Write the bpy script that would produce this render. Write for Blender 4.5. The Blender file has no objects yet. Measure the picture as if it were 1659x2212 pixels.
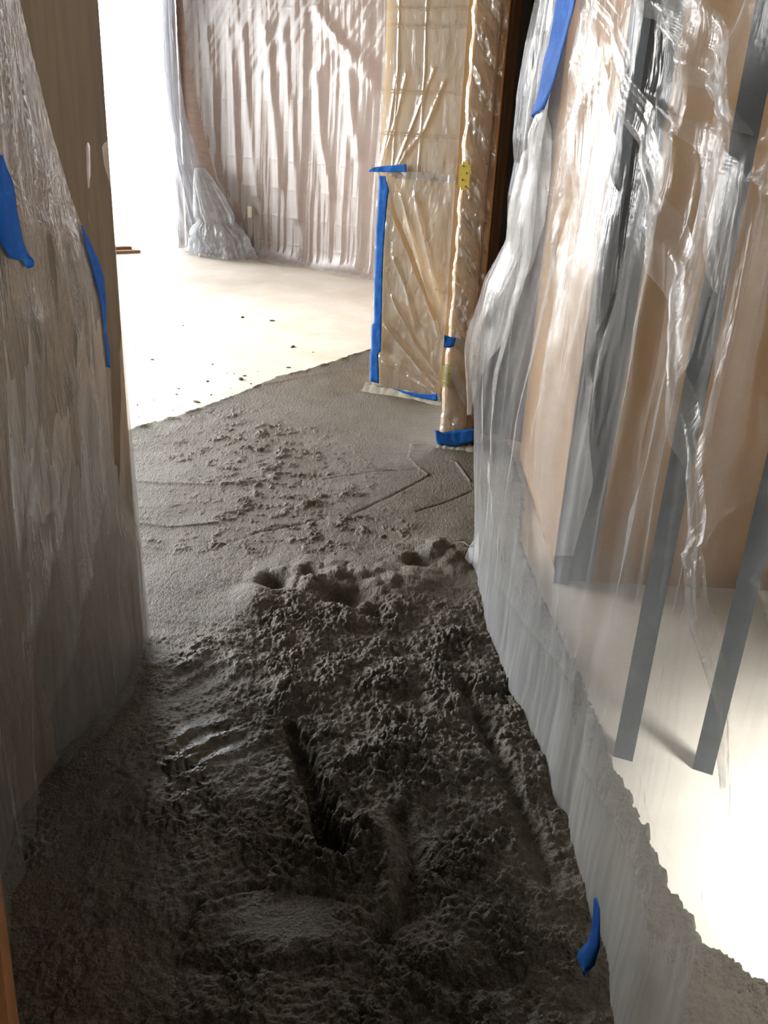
import bpy, bmesh, math, random
import numpy as np
from mathutils import Vector, Matrix
random.seed(4)
scene = bpy.context.scene
C = scene.collection

# ------------------------------------------------------------------ camera
F, W, H = 1911.0, 1659, 2212
PITCH, ROLL, EYE = math.radians(24.3), math.radians(2.8), 1.5
cam_data = bpy.data.cameras.new('camera')
cam_data.sensor_fit = 'AUTO'
cam_data.sensor_width = 36.0
cam_data.lens = F / H * 36.0
cam_data.clip_start = 0.02
cam = bpy.data.objects.new('camera', cam_data)
C.objects.link(cam)
ROT = Matrix.Rotation(math.pi / 2 - PITCH, 4, 'X') @ Matrix.Rotation(ROLL, 4, 'Z')
cam.matrix_world = Matrix.Translation((0, 0, EYE)) @ ROT
scene.camera = cam

# ------------------------------------------------------------------ world, lights, exposure
scene.view_settings.view_transform = 'Standard'
scene.view_settings.look = 'None'
scene.view_settings.gamma = 1.0
scene.view_settings.use_curve_mapping = False
scene.view_settings.exposure = -0.55
scene.cycles.max_bounces = 5
scene.cycles.diffuse_bounces = 3
scene.cycles.glossy_bounces = 2
scene.cycles.transmission_bounces = 3
scene.cycles.transparent_max_bounces = 12
scene.cycles.sample_clamp_indirect = 5.0
scene.cycles.use_adaptive_sampling = True
scene.cycles.adaptive_threshold = 0.03
scene.cycles.caustics_reflective = False
scene.cycles.caustics_refractive = False
world = bpy.data.worlds.new('overcast_sky')
scene.world = world
world.use_nodes = True
bg = world.node_tree.nodes['Background']
bg.inputs['Color'].default_value = (0.98, 0.985, 1.0, 1)
bg.inputs['Strength'].default_value = 22.0


def area_light(name, loc, target, sx, sy, watts, color, spread=180):
    l = bpy.data.lights.new(name, 'AREA')
    l.shape = 'RECTANGLE'
    l.size, l.size_y, l.energy, l.color = sx, sy, watts, color
    l.spread = math.radians(spread)
    o = bpy.data.objects.new(name, l)
    C.objects.link(o)
    o.location = loc
    o.rotation_euler = (Vector(target) - Vector(loc)).to_track_quat('-Z', 'Y').to_euler()
    return o


# daylight coming through the storefront window of the far room
area_light('window_daylight', (-7.7, 7.3, 1.9), (-1.0, 6.6, 0.6), 4.2, 2.6, 1700, (1.0, 0.99, 0.96))
# added fill light under the side room ceiling, brightening the slab behind the sheeting
area_light('side_room_fill', (1.50, 0.80, 2.93), (1.36, 1.28, 0.0), 0.4, 0.4, 32, (1.0, 0.99, 0.96), 36)
# weak daylight from the open end of the corridor behind the camera
area_light('corridor_daylight', (0.1, -1.85, 1.5), (0.1, 1.0, 0.3), 0.9, 1.6, 2.0, (0.85, 1.0, 0.86))


# ------------------------------------------------------------------ maths helpers
R3 = ROT.to_3x3()


def ray(px, py):
    d = R3 @ Vector(((px - W / 2) / F, -(py - H / 2) / F, -1.0))
    return d


def on_floor(px, py, z=0.0):
    d = ray(px, py)
    t = (z - EYE) / d.z
    return Vector((d.x * t, d.y * t, z))


class Plane:
    """A vertical plane through two floor points; s runs from a towards b, n is its normal on the side of the viewer."""
    def __init__(self, a, b):
        self.o = Vector((a[0], a[1], 0))
        self.t = (Vector((b[0], b[1], 0)) - self.o)
        self.L = self.t.length
        self.t.normalize()
        n = Vector((-self.t.y, self.t.x, 0))
        if n.dot(-self.o) < 0:
            n = -n
        self.n = n

    def hit(self, px, py, off=0.0):
        d = ray(px, py)
        e = Vector((0, 0, EYE))
        t = ((self.o + self.n * off) - e).dot(self.n) / d.dot(self.n)
        p = e + d * t
        return ((p - self.o).dot(self.t), p.z)

    def hits(self, pts, off=0.0):
        return np.array([self.hit(x, y, off) for x, y in pts])

    def pos(self, s, z, d):
        s, z, d = np.broadcast_arrays(s, z, d)
        return np.stack([self.o.x + self.t.x * s + self.n.x * d,
                         self.o.y + self.t.y * s + self.n.y * d, z + 0 * d], -1)


_rng = np.random.default_rng(11)
_perm = _rng.permutation(512).astype(np.int64)
_ang = _rng.random(512) * 2 * math.pi
_gx, _gy = np.cos(_ang), np.sin(_ang)


def _h(i, j):
    return _perm[(_perm[i & 511] + j) & 511]


def gnoise(x, y):
    x = np.asarray(x, float); y = np.asarray(y, float)
    xi = np.floor(x).astype(np.int64); yi = np.floor(y).astype(np.int64)
    xf = x - xi; yf = y - yi
    u = xf * xf * xf * (xf * (xf * 6 - 15) + 10); v = yf * yf * yf * (yf * (yf * 6 - 15) + 10)

    def g(i, j, a, b):
        h = _h(i, j)
        return _gx[h] * a + _gy[h] * b
    n00 = g(xi, yi, xf, yf); n10 = g(xi + 1, yi, xf - 1, yf)
    n01 = g(xi, yi + 1, xf, yf - 1); n11 = g(xi + 1, yi + 1, xf - 1, yf - 1)
    return ((n00 * (1 - u) + n10 * u) * (1 - v) + (n01 * (1 - u) + n11 * u) * v) * 1.5


def fbm(x, y, oct=4, gain=0.5):
    a, r, f = 1.0, 0.0, 1.0
    for k in range(oct):
        r = r + a * gnoise(x * f + 17.3 * k, y * f - 9.1 * k)
        a *= gain; f *= 2.03
    return r


def worley(x, y):
    xi = np.floor(x).astype(np.int64); yi = np.floor(y).astype(np.int64)
    best = np.full(np.shape(x), 9.0)
    for di in (-1, 0, 1):
        for dj in (-1, 0, 1):
            h = _h(xi + di, yi + dj)
            cx = xi + di + (h * 0.6180339 % 1.0); cy = yi + dj + (h * 0.7548777 % 1.0)
            best = np.minimum(best, (x - cx) ** 2 + (y - cy) ** 2)
    return np.sqrt(best)


def polydist(x, y, pts):
    """distance of grid points to a polyline, and the fraction along it"""
    best = np.full(np.shape(x), 1e9); frac = np.zeros(np.shape(x))
    n = len(pts) - 1
    for k in range(n):
        ax, ay = pts[k][0], pts[k][1]; bx, by = pts[k + 1][0], pts[k + 1][1]
        dx, dy = bx - ax, by - ay
        t = np.clip(((x - ax) * dx + (y - ay) * dy) / (dx * dx + dy * dy + 1e-12), 0, 1)
        d = np.hypot(x - ax - t * dx, y - ay - t * dy)
        m = d < best
        best = np.where(m, d, best); frac = np.where(m, (k + t) / n, frac)
    return best, frac


def sstep(a, b, x):
    t = np.clip((x - a) / (b - a), 0, 1)
    return t * t * (3 - 2 * t)


# ------------------------------------------------------------------ object helpers
def link(name, me, mat=None, parent=None, smooth=False):
    o = bpy.data.objects.new(name, me)
    C.objects.link(o)
    if mat is not None and len(me.materials) == 0:
        me.materials.append(mat)
    if parent is not None:
        o.parent = parent
    if smooth:
        me.polygons.foreach_set('use_smooth', np.ones(len(me.polygons), bool))
    return o


def tag(o, label=None, cat=None, group=None, kind=None):
    if label: o['label'] = label
    if cat: o['category'] = cat
    if group: o['group'] = group
    if kind: o['kind'] = kind
    return o


def empty(name, loc, label, cat, group=None):
    o = bpy.data.objects.new(name, None)
    o.empty_display_size = 0.1
    C.objects.link(o)
    return tag(o, label, cat, group)


def grid_mesh(name, P, keep=None):
    """P: (n, m, 3) array of points -> mesh of quads"""
    n, m = P.shape[:2]
    me = bpy.data.meshes.new(name)
    idx = np.arange(n * m).reshape(n, m)
    q = np.stack([idx[:-1, :-1], idx[:-1, 1:], idx[1:, 1:], idx[1:, :-1]], -1).reshape(-1, 4)
    if keep is not None:
        q = q[keep.reshape(-1)]
    used = np.zeros(n * m, bool); used[q.reshape(-1)] = True
    remap = np.cumsum(used) - 1
    q = remap[q]
    v = P.reshape(-1, 3)[used]
    me.vertices.add(len(v)); me.vertices.foreach_set('co', v.astype(np.float32).reshape(-1))
    me.loops.add(q.size); me.loops.foreach_set('vertex_index', q.astype(np.int32).reshape(-1))
    me.polygons.add(len(q))
    me.polygons.foreach_set('loop_start', (np.arange(len(q)) * 4).astype(np.int32))
    me.polygons.foreach_set('loop_total', np.full(len(q), 4, np.int32))
    me.polygons.foreach_set('use_smooth', np.ones(len(q), bool))
    me.update(); me.validate()
    return me, used


def sheet(name, P, mat, parent=None, keep=None):
    me, _ = grid_mesh(name, P, keep)
    return link(name, me, mat, parent)


def box_bm(bm, lo, hi, bevel=0.0):
    r = bmesh.ops.create_cube(bm, size=1)
    for v in r['verts']:
        v.co = Vector([lo[i] + (v.co[i] + 0.5) * (hi[i] - lo[i]) for i in range(3)])
    if bevel > 0:
        es = list({e for v in r['verts'] for e in v.link_edges})
        bmesh.ops.bevel(bm, geom=es, offset=bevel, segments=2, affect='EDGES')


def prism_bm(bm, foot, z0, z1):
    """vertical prism over a footprint of (x, y) points"""
    lo = [bm.verts.new((p[0], p[1], z0)) for p in foot]
    hi = [bm.verts.new((p[0], p[1], z1)) for p in foot]
    n = len(foot)
    bm.faces.new(lo[::-1]); bm.faces.new(hi)
    for i in range(n):
        bm.faces.new((lo[i], lo[(i + 1) % n], hi[(i + 1) % n], hi[i]))
    bmesh.ops.recalc_face_normals(bm, faces=bm.faces)


def bm_obj(name, bm, mat, parent=None, smooth=False, bevel=0.0):
    if bevel > 0:
        bmesh.ops.bevel(bm, geom=list(bm.edges), offset=bevel, segments=2, affect='EDGES')
    me = bpy.data.meshes.new(name)
    bm.to_mesh(me); bm.free()
    return link(name, me, mat, parent, smooth)


def prism(name, foot, z0, z1, mat, parent=None, bevel=0.0):
    bm = bmesh.new(); prism_bm(bm, foot, z0, z1)
    return bm_obj(name, bm, mat, parent, bevel=bevel)


def wall_seg(name, a, b, thick, z0, z1, mat, side=1):
    """wall between floor points a and b; thickness goes to the left of a->b for side=1"""
    a = Vector((a[0], a[1])); b = Vector((b[0], b[1]))
    t = (b - a).normalized(); n = Vector((-t.y, t.x)) * thick * side
    o = prism(name, [a, b, b + n, a + n], z0, z1, mat)
    o['kind'] = 'structure'
    return o


def tape_mesh(name, P, mat, parent, thick=0.0006):
    """strip from a (n, m, 3) grid with a real, small thickness"""
    me, _ = grid_mesh(name, P)
    o = link(name, me, mat, parent)
    md = o.modifiers.new('thickness', 'SOLIDIFY'); md.thickness = thick; md.offset = 0
    return o


# ------------------------------------------------------------------ materials
def mat_new(name):
    m = bpy.data.materials.new(name); m.use_nodes = True
    nt = m.node_tree; nt.nodes.clear()
    out = nt.nodes.new('ShaderNodeOutputMaterial')
    return m, nt, out


def N(nt, typ, **kw):
    n = nt.nodes.new(typ)
    for k, v in kw.items():
        if k in n.inputs: n.inputs[k].default_value = v
        else: setattr(n, k, v)
    return n


def ramp(nt, src, stops):
    r = nt.nodes.new('ShaderNodeValToRGB')
    e = r.color_ramp.elements
    while len(e) < len(stops): e.new(0.5)
    for k, (p, c) in enumerate(stops):
        e[k].position = p
        e[k].color = (*c, 1) if len(c) == 3 else c
    nt.links.new(src, r.inputs[0])
    return r


def coords(nt, scale=(1, 1, 1), kind='Object', rot=(0, 0, 0)):
    tc = nt.nodes.new('ShaderNodeTexCoord'); mp = nt.nodes.new('ShaderNodeMapping')
    mp.inputs['Scale'].default_value = scale
    mp.inputs['Rotation'].default_value = rot
    nt.links.new(tc.outputs[kind], mp.inputs[0])
    return mp.outputs[0]


def plain(name, c1, c2=None, rough=0.6, scale=8.0, stretch=(1, 1, 1), bump=0.0, metal=0.0, spec=0.5, detail=5, bscale=None):
    m, nt, out = mat_new(name)
    p = N(nt, 'ShaderNodeBsdfPrincipled', Roughness=rough, Metallic=metal)
    p.inputs['Specular IOR Level'].default_value = spec
    co = coords(nt, stretch)
    nz = N(nt, 'ShaderNodeTexNoise', Scale=scale, Detail=detail)
    nt.links.new(co, nz.inputs['Vector'])
    c2 = c2 or c1
    r = ramp(nt, nz.outputs['Fac'], [(0.3, c1), (0.7, c2)])
    nt.links.new(r.outputs[0], p.inputs['Base Color'])
    if bump > 0:
        b = N(nt, 'ShaderNodeBump', Strength=0.6, Distance=bump)
        if bscale:
            nz2 = N(nt, 'ShaderNodeTexNoise', Scale=bscale, Detail=4); nt.links.new(co, nz2.inputs['Vector'])
            nt.links.new(nz2.outputs['Fac'], b.inputs['Height'])
        else:
            nt.links.new(nz.outputs['Fac'], b.inputs['Height'])
        nt.links.new(b.outputs[0], p.inputs['Normal'])
    nt.links.new(p.outputs[0], out.inputs[0])
    return m


def film(name, haze=0.22, streak=0.25, tint=(0.95, 0.95, 0.95), rough=0.16, gloss=0.14, wrinkle=0.004, stretch=(5, 5, 0.7), wscale=5.0, gedge=0.45, fh=0.16, dust=0.0, thru=0.5, body=(0.86, 0.86, 0.85)):
    """milky polythene film: clear part, scattering part, shiny skin, crinkle relief"""
    m, nt, out = mat_new(name)
    L = nt.links.new
    co = coords(nt, stretch)
    nz = N(nt, 'ShaderNodeTexNoise', Scale=wscale, Detail=4, Roughness=0.6)
    L(co, nz.inputs['Vector'])
    co2 = coords(nt, (1, 1, 1))
    nz2 = N(nt, 'ShaderNodeTexNoise', Scale=45.0, Detail=2, Roughness=0.6)
    L(co2, nz2.inputs['Vector'])
    hm = N(nt, 'ShaderNodeMath', operation='MULTIPLY_ADD'); hm.inputs[1].default_value = 0.16
    L(nz2.outputs['Fac'], hm.inputs[0]); L(nz.outputs['Fac'], hm.inputs[2])
    bp = N(nt, 'ShaderNodeBump', Strength=1.0, Distance=wrinkle)
    L(hm.outputs[0], bp.inputs['Height'])
    tr = N(nt, 'ShaderNodeBsdfTransparent'); tr.inputs[0].default_value = (*tint, 1)
    df = N(nt, 'ShaderNodeBsdfDiffuse'); df.inputs[0].default_value = (*body, 1)
    tl = N(nt, 'ShaderNodeBsdfTranslucent'); tl.inputs[0].default_value = (*body, 1)
    L(bp.outputs[0], df.inputs['Normal']); L(bp.outputs[0], tl.inputs['Normal'])
    sc = N(nt, 'ShaderNodeMixShader'); sc.inputs[0].default_value = thru
    L(df.outputs[0], sc.inputs[1]); L(tl.outputs[0], sc.inputs[2])
    lw = N(nt, 'ShaderNodeLayerWeight', Blend=0.35)
    st = N(nt, 'ShaderNodeMapRange'); st.inputs['From Min'].default_value = 0.42; st.inputs['From Max'].default_value = 0.72
    st.inputs['To Min'].default_value = 0.0; st.inputs['To Max'].default_value = streak
    L(nz.outputs['Fac'], st.inputs['Value'])
    a1 = N(nt, 'ShaderNodeMath', operation='ADD'); a1.inputs[1].default_value = haze
    L(st.outputs[0], a1.inputs[0])
    a2 = N(nt, 'ShaderNodeMath', operation='MULTIPLY_ADD'); a2.inputs[1].default_value = fh; a2.use_clamp = True
    L(lw.outputs['Facing'], a2.inputs[0]); L(a1.outputs[0], a2.inputs[2])
    if dust > 0:        # cement dust splashed on the lower part of the film
        sx = N(nt, 'ShaderNodeSeparateXYZ'); L(co2, sx.inputs[0])
        dz = N(nt, 'ShaderNodeMath', operation='MULTIPLY_ADD'); dz.inputs[1].default_value = 0.5
        L(nz.outputs['Fac'], dz.inputs[0]); L(sx.outputs['Z'], dz.inputs[2])
        dm = N(nt, 'ShaderNodeMapRange'); dm.inputs['From Min'].default_value = 0.25; dm.inputs['From Max'].default_value = 1.05
        dm.inputs['To Min'].default_value = dust; dm.inputs['To Max'].default_value = 0.0
        L(dz.outputs[0], dm.inputs['Value'])
        a3 = N(nt, 'ShaderNodeMath', operation='ADD'); a3.use_clamp = True
        L(a2.outputs[0], a3.inputs[0]); L(dm.outputs[0], a3.inputs[1]); a2 = a3
    m1 = N(nt, 'ShaderNodeMixShader')
    L(a2.outputs[0], m1.inputs[0]); L(tr.outputs[0], m1.inputs[1]); L(sc.outputs[0], m1.inputs[2])
    gl = N(nt, 'ShaderNodeBsdfGlossy', Roughness=rough)
    L(bp.outputs[0], gl.inputs['Normal'])
    fr = N(nt, 'ShaderNodeFresnel', IOR=1.5); L(bp.outputs[0], fr.inputs['Normal'])
    gf = N(nt, 'ShaderNodeMath', operation='MULTIPLY_ADD'); gf.inputs[1].default_value = gedge; gf.inputs[2].default_value = gloss * 0.5; gf.use_clamp = True
    L(fr.outputs[0], gf.inputs[0])
    m2 = N(nt, 'ShaderNodeMixShader')
    L(gf.outputs[0], m2.inputs[0]); L(m1.outputs[0], m2.inputs[1]); L(gl.outputs[0], m2.inputs[2])
    L(m2.outputs[0], out.inputs[0])
    return m


def concrete_mat():
    m, nt, out = mat_new('wet_concrete')
    L = nt.links.new
    p = N(nt, 'ShaderNodeBsdfPrincipled')
    p.inputs['Specular IOR Level'].default_value = 0.5
    co = coords(nt)
    n1 = N(nt, 'ShaderNodeTexNoise', Scale=6.0, Detail=6); L(co, n1.inputs['Vector'])
    n2 = N(nt, 'ShaderNodeTexNoise', Scale=190.0, Detail=4, Roughness=0.7); L(co, n2.inputs['Vector'])
    c1 = ramp(nt, n1.outputs['Fac'], [(0.3, (0.066, 0.054, 0.033)), (0.7, (0.098, 0.081, 0.052))])
    c2 = ramp(nt, n2.outputs['Fac'], [(0.3, (0.75, 0.75, 0.75)), (0.7, (1.2, 1.2, 1.2))])
    mx = N(nt, 'ShaderNodeMixRGB', blend_type='MULTIPLY'); mx.inputs[0].default_value = 1.0
    L(c1.outputs[0], mx.inputs[1]); L(c2.outputs[0], mx.inputs[2])
    at = N(nt, 'ShaderNodeAttribute', attribute_name='wet')
    mw = N(nt, 'ShaderNodeMixRGB', blend_type='MIX'); mw.inputs[2].default_value = (0.032, 0.026, 0.016, 1)
    L(at.outputs['Fac'], mw.inputs[0]); L(mx.outputs[0], mw.inputs[1])
    L(mw.outputs[0], p.inputs['Base Color'])
    rr = N(nt, 'ShaderNodeMapRange'); rr.inputs['To Min'].default_value = 0.52; rr.inputs['To Max'].default_value = 0.12
    L(at.outputs['Fac'], rr.inputs['Value']); L(rr.outputs[0], p.inputs['Roughness'])
    vg = N(nt, 'ShaderNodeTexVoronoi', Scale=160.0); L(co, vg.inputs['Vector'])
    hs = N(nt, 'ShaderNodeMath', operation='MULTIPLY_ADD'); hs.inputs[1].default_value = -0.55
    L(vg.outputs['Distance'], hs.inputs[0]); L(n2.outputs['Fac'], hs.inputs[2])
    bp = N(nt, 'ShaderNodeBump', Strength=1.0, Distance=0.0055); L(hs.outputs[0], bp.inputs['Height'])
    ws = N(nt, 'ShaderNodeMath', operation='MULTIPLY_ADD'); ws.inputs[1].default_value = -0.75; ws.inputs[2].default_value = 1.0
    L(at.outputs['Fac'], ws.inputs[0]); L(ws.outputs[0], bp.inputs['Strength'])
    L(bp.outputs[0], p.inputs['Normal'])
    L(p.outputs[0], out.inputs[0])
    return m


def slab_mat():
    m, nt, out = mat_new('old_slab')
    L = nt.links.new
    p = N(nt, 'ShaderNodeBsdfPrincipled', Roughness=0.6)
    co = coords(nt)
    n1 = N(nt, 'ShaderNodeTexNoise', Scale=2.2, Detail=8, Roughness=0.65); L(co, n1.inputs['Vector'])
    n2 = N(nt, 'ShaderNodeTexNoise', Scale=30.0, Detail=6, Roughness=0.75); L(co, n2.inputs['Vector'])
    c1 = ramp(nt, n1.outputs['Fac'], [(0.35, (0.66, 0.60, 0.50)), (0.65, (0.78, 0.74, 0.66))])
    c2 = ramp(nt, n2.outputs['Fac'], [(0.27, (0.5, 0.46, 0.4)), (0.36, (1, 1, 1))])
    mx = N(nt, 'ShaderNodeMixRGB', blend_type='MULTIPLY'); mx.inputs[0].default_value = 0.5
    L(c1.outputs[0], mx.inputs[1]); L(c2.outputs[0], mx.inputs[2])
    L(mx.outputs[0], p.inputs['Base Color'])
    bp = N(nt, 'ShaderNodeBump', Strength=0.4, Distance=0.004); L(n1.outputs['Fac'], bp.inputs['Height'])
    L(bp.outputs[0], p.inputs['Normal'])
    L(p.outputs[0], out.inputs[0])
    return m


def tape_mat():
    m, nt, out = mat_new('blue_masking_tape')
    L = nt.links.new
    p = N(nt, 'ShaderNodeBsdfPrincipled', Roughness=0.7)
    p.inputs['Specular IOR Level'].default_value = 0.12
    co = coords(nt)
    n1 = N(nt, 'ShaderNodeTexNoise', Scale=22.0, Detail=3); L(co, n1.inputs['Vector'])
    c1 = ramp(nt, n1.outputs['Fac'], [(0.30, (0.009, 0.075, 0.29)), (0.62, (0.012, 0.100, 0.39)), (0.72, (0.02, 0.16, 0.45))])
    L(c1.outputs[0], p.inputs['Base Color'])
    n2 = N(nt, 'ShaderNodeTexNoise', Scale=60.0, Detail=3); L(co, n2.inputs['Vector'])
    bp = N(nt, 'ShaderNodeBump', Strength=0.7, Distance=0.003); L(n2.outputs['Fac'], bp.inputs['Height'])
    L(bp.outputs[0], p.inputs['Normal'])
    L(p.outputs[0], out.inputs[0])
    return m


M = dict(
    concrete=concrete_mat(), slab=slab_mat(), tape=tape_mat(),
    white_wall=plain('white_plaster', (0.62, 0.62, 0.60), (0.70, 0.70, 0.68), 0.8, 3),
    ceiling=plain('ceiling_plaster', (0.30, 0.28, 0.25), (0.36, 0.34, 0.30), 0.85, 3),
    brown_wall=plain('brown_panel', (0.200, 0.118, 0.078), (0.255, 0.155, 0.105), 0.7, 5, (1, 1, 6)),
    left_wall=plain('brown_plywood', (0.115, 0.075, 0.038), (0.16, 0.105, 0.055), 0.7, 6, (6, 6, 0.8)),
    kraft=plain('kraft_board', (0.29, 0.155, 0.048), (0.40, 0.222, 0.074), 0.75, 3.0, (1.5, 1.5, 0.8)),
    kraft_shaded=plain('shaded_kraft_board', (0.155, 0.085, 0.030), (0.20, 0.110, 0.040), 0.75, 3.0, (1.5, 1.5, 0.8)),  # kraft copy with shade put into its colour, for the return wall
    pillar=plain('pale_plywood', (0.70, 0.47, 0.23), (0.80, 0.57, 0.31), 0.65, 5, (6, 6, 0.7)),
    jamb=plain('stained_timber', (0.58, 0.36, 0.17), (0.70, 0.46, 0.235), 0.55, 7, (8, 8, 0.5)),
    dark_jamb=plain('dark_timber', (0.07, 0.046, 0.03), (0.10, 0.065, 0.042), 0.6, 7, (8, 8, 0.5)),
    black=plain('black_painted_steel', (0.006, 0.007, 0.007), (0.010, 0.011, 0.011), 0.6, 20, spec=0.15),
    edge_highlight=plain('steel_edge_highlight', (0.28, 0.29, 0.30), None, 0.35, 20, metal=0.8),
    steel=plain('galvanised_steel', (0.075, 0.09, 0.105), (0.12, 0.14, 0.16), 0.5, 14, metal=0.3),
    yellow=plain('yellow_brass', (0.80, 0.66, 0.12), (0.88, 0.74, 0.18), 0.4, 20),
    screw=plain('screw_head', (0.10, 0.07, 0.02), None, 0.5, 20),
    cream=plain('cream_plastic', (0.85, 0.80, 0.62), None, 0.4, 10),
    white_frame=plain('white_aluminium', (0.8, 0.8, 0.8), None, 0.4, 10),
    orange_wood=plain('reddish_plywood', (0.30, 0.125, 0.045), (0.42, 0.19, 0.07), 0.6, 9, (5, 1, 8)),
    scrap=plain('scrap_lumber', (0.27, 0.14, 0.07), (0.40, 0.23, 0.13), 0.7, 9, (2, 10, 2)),
    smear=plain('dried_grout', (0.24, 0.235, 0.185), (0.31, 0.30, 0.24), 0.8, 30, bump=0.004),
    film_right=film('clear_poly_film', 0.07, 0.12, rough=0.2, gloss=0.04, wrinkle=0.008, stretch=(5, 6, 0.5), wscale=3.0, gedge=0.2, fh=0.08, dust=0.24, body=(0.82, 0.86, 0.90)),
    film_pleat=film('doubled_poly_film', 0.07, 0.22, rough=0.26, gloss=0.02, wrinkle=0.005, stretch=(6, 9, 0.4), wscale=4.0, gedge=0.08, fh=0.06, body=(0.86, 0.86, 0.86)),
    film_left=film('milky_poly_film', 0.06, 0.10, rough=0.26, gloss=0.04, gedge=0.3, wrinkle=0.012, stretch=(6, 8, 0.6), wscale=3.5),
    film_under=film('thin_poly_film', 0.05, 0.05, rough=0.28, gloss=0.05, wrinkle=0.008, stretch=(4, 4, 1.0), wscale=2.5),
    film_back=film('wall_poly_film', 0.13, 0.12, rough=0.5, gloss=0.04, wrinkle=0.003, stretch=(5, 5, 0.35), wscale=3.0, gedge=0.15),
    film_heap=film('heaped_poly_film', 0.40, 0.3, rough=0.3, thru=0.6, gedge=0.2, gloss=0.06, wrinkle=0.012, body=(0.90, 0.93, 0.97), stretch=(2, 2, 2), wscale=4.0),
    film_gather=film('gathered_poly_film', 0.50, 0.25, rough=0.25, gloss=0.10, wrinkle=0.006, stretch=(5, 5, 0.5), wscale=3.0, body=(0.80, 0.85, 0.94)),
    film_wrap=film('wrap_poly_film', 0.18, 0.18, rough=0.2, gloss=0.15, wrinkle=0.006, stretch=(4, 4, 1.0), wscale=4.0, gedge=0.7),
)
g, nt, out = mat_new('window_glass')
gt = N(nt, 'ShaderNodeBsdfTransparent'); gg = N(nt, 'ShaderNodeBsdfGlossy', Roughness=0.02)
gf = N(nt, 'ShaderNodeFresnel', IOR=1.45); gm = N(nt, 'ShaderNodeMixShader')
nt.links.new(gf.outputs[0], gm.inputs[0]); nt.links.new(gt.outputs[0], gm.inputs[1]); nt.links.new(gg.outputs[0], gm.inputs[2]); nt.links.new(gm.outputs[0], out.inputs[0])
M['glass'] = g

# ------------------------------------------------------------------ the setting
ZC = 3.0
bm = bmesh.new()
rx0, rx1, ry0, ry1 = -0.62, 0.42, 0.4, 2.75      # trench in the old slab that the new concrete fills
for lo, hi in (((-12, -2.2, -0.3), (7, 18, -0.2)), ((-12, -2.2, -0.2), (rx0, 18, 0)), ((rx1, -2.2, -0.2), (7, 18, 0)), ((rx0, -2.2, -0.2), (rx1, ry0, 0)), ((rx0, ry1, -0.2), (rx1, 18, 0))):
    box_bm(bm, lo, hi)
tag(bm_obj('floor', bm, M['slab']), kind='structure')

b1 = on_floor(800, 600); b0 = on_floor(555, 556)
BACK = Plane(b1, b0)                       # s grows towards the window corner
sC = BACK.hit(404, 545)[0]                 # where the back wall ends at the window
corner = BACK.o + BACK.t * sC
right_end = BACK.o - BACK.t * 1.9
wall_seg('wall_back', right_end, corner, 0.15, 0, ZC, M['brown_wall'], -1)

# window wall, square to the back wall: posts, sill, header, glass
tw = BACK.n.copy()                         # runs from the corner into the room, towards the left
if tw.y > 0: tw = -tw
wa = corner + BACK.t * 0.02
LW = 4.6


def along(d, e=0.0):
    p = wa + tw * d + BACK.t * e
    return (p.x, p.y)


win = empty('window_1', (0, 0, 0), None, None); win['kind'] = 'structure'
for d0, d1 in ((0.0, 0.07), (1.5, 1.56), (2.3, 3.06), (LW - 0.07, LW)):
    prism('mullion', [along(d0), along(d1), along(d1, 0.08), along(d0, 0.08)], 0.0, ZC, M['white_frame'], win)
for z0, z1 in ((2.85, ZC),):
    prism('rail', [along(0.07), along(LW - 0.07), along(LW - 0.07, 0.08), along(0.07, 0.08)], z0, z1, M['white_frame'], win)
for d0, d1 in ((0.07, 1.5), (1.56, 3.0), (3.06, LW - 0.07)):
    prism('pane', [along(d0, 0.035), along(d1, 0.035), along(d1, 0.041), along(d0, 0.041)], 0.012, 2.85, M['glass'], win)
we = wa + tw * LW
fl0 = Vector((we.x, we.y)); fl1 = Vector((-5.6, 3.2))


def fseg(u0, u1, z0, z1, name, mat, parent=None, e=0.0, th=0.12):
    t = (fl1 - fl0).normalized(); n = Vector((t.y, -t.x)) 
    a = fl0 + (fl1 - fl0) * u0 + n * e; b = fl0 + (fl1 - fl0) * u1 + n * e
    return prism(name, [a, b, b + n * th, a + n * th], z0, z1, mat, parent)


for nm, (u0, u1, z0, z1) in (('wall_far_left', (0, .06, 0, ZC)), ('wall_far_left', (.94, 1, 0, ZC)), ('wall_far_left', (.06, .94, 0, .25)), ('wall_far_left', (.06, .94, 2.8, ZC))):
    fseg(u0, u1, z0, z1, nm, M['white_wall'])['kind'] = 'structure'
w3 = empty('added_window', (0, 0, 0), None, None); w3['kind'] = 'structure'  # unseen window, added to light the pillar front and the middle concrete
for u0, u1 in ((.06, .075), (.49, .51), (.925, .94)):
    fseg(u0, u1, .25, 2.8, 'mullion', M['white_frame'], w3, 0.03, 0.06)
for u0, u1 in ((.075, .49), (.51, .925)):
    fseg(u0, u1, .25, 2.8, 'pane', M['glass'], w3, 0.055, 0.006)
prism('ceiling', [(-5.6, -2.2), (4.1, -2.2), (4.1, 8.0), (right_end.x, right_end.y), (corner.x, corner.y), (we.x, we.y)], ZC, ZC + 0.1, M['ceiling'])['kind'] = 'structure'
print('CORNER', corner, 'WE', we, 'TW', tw)

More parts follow.
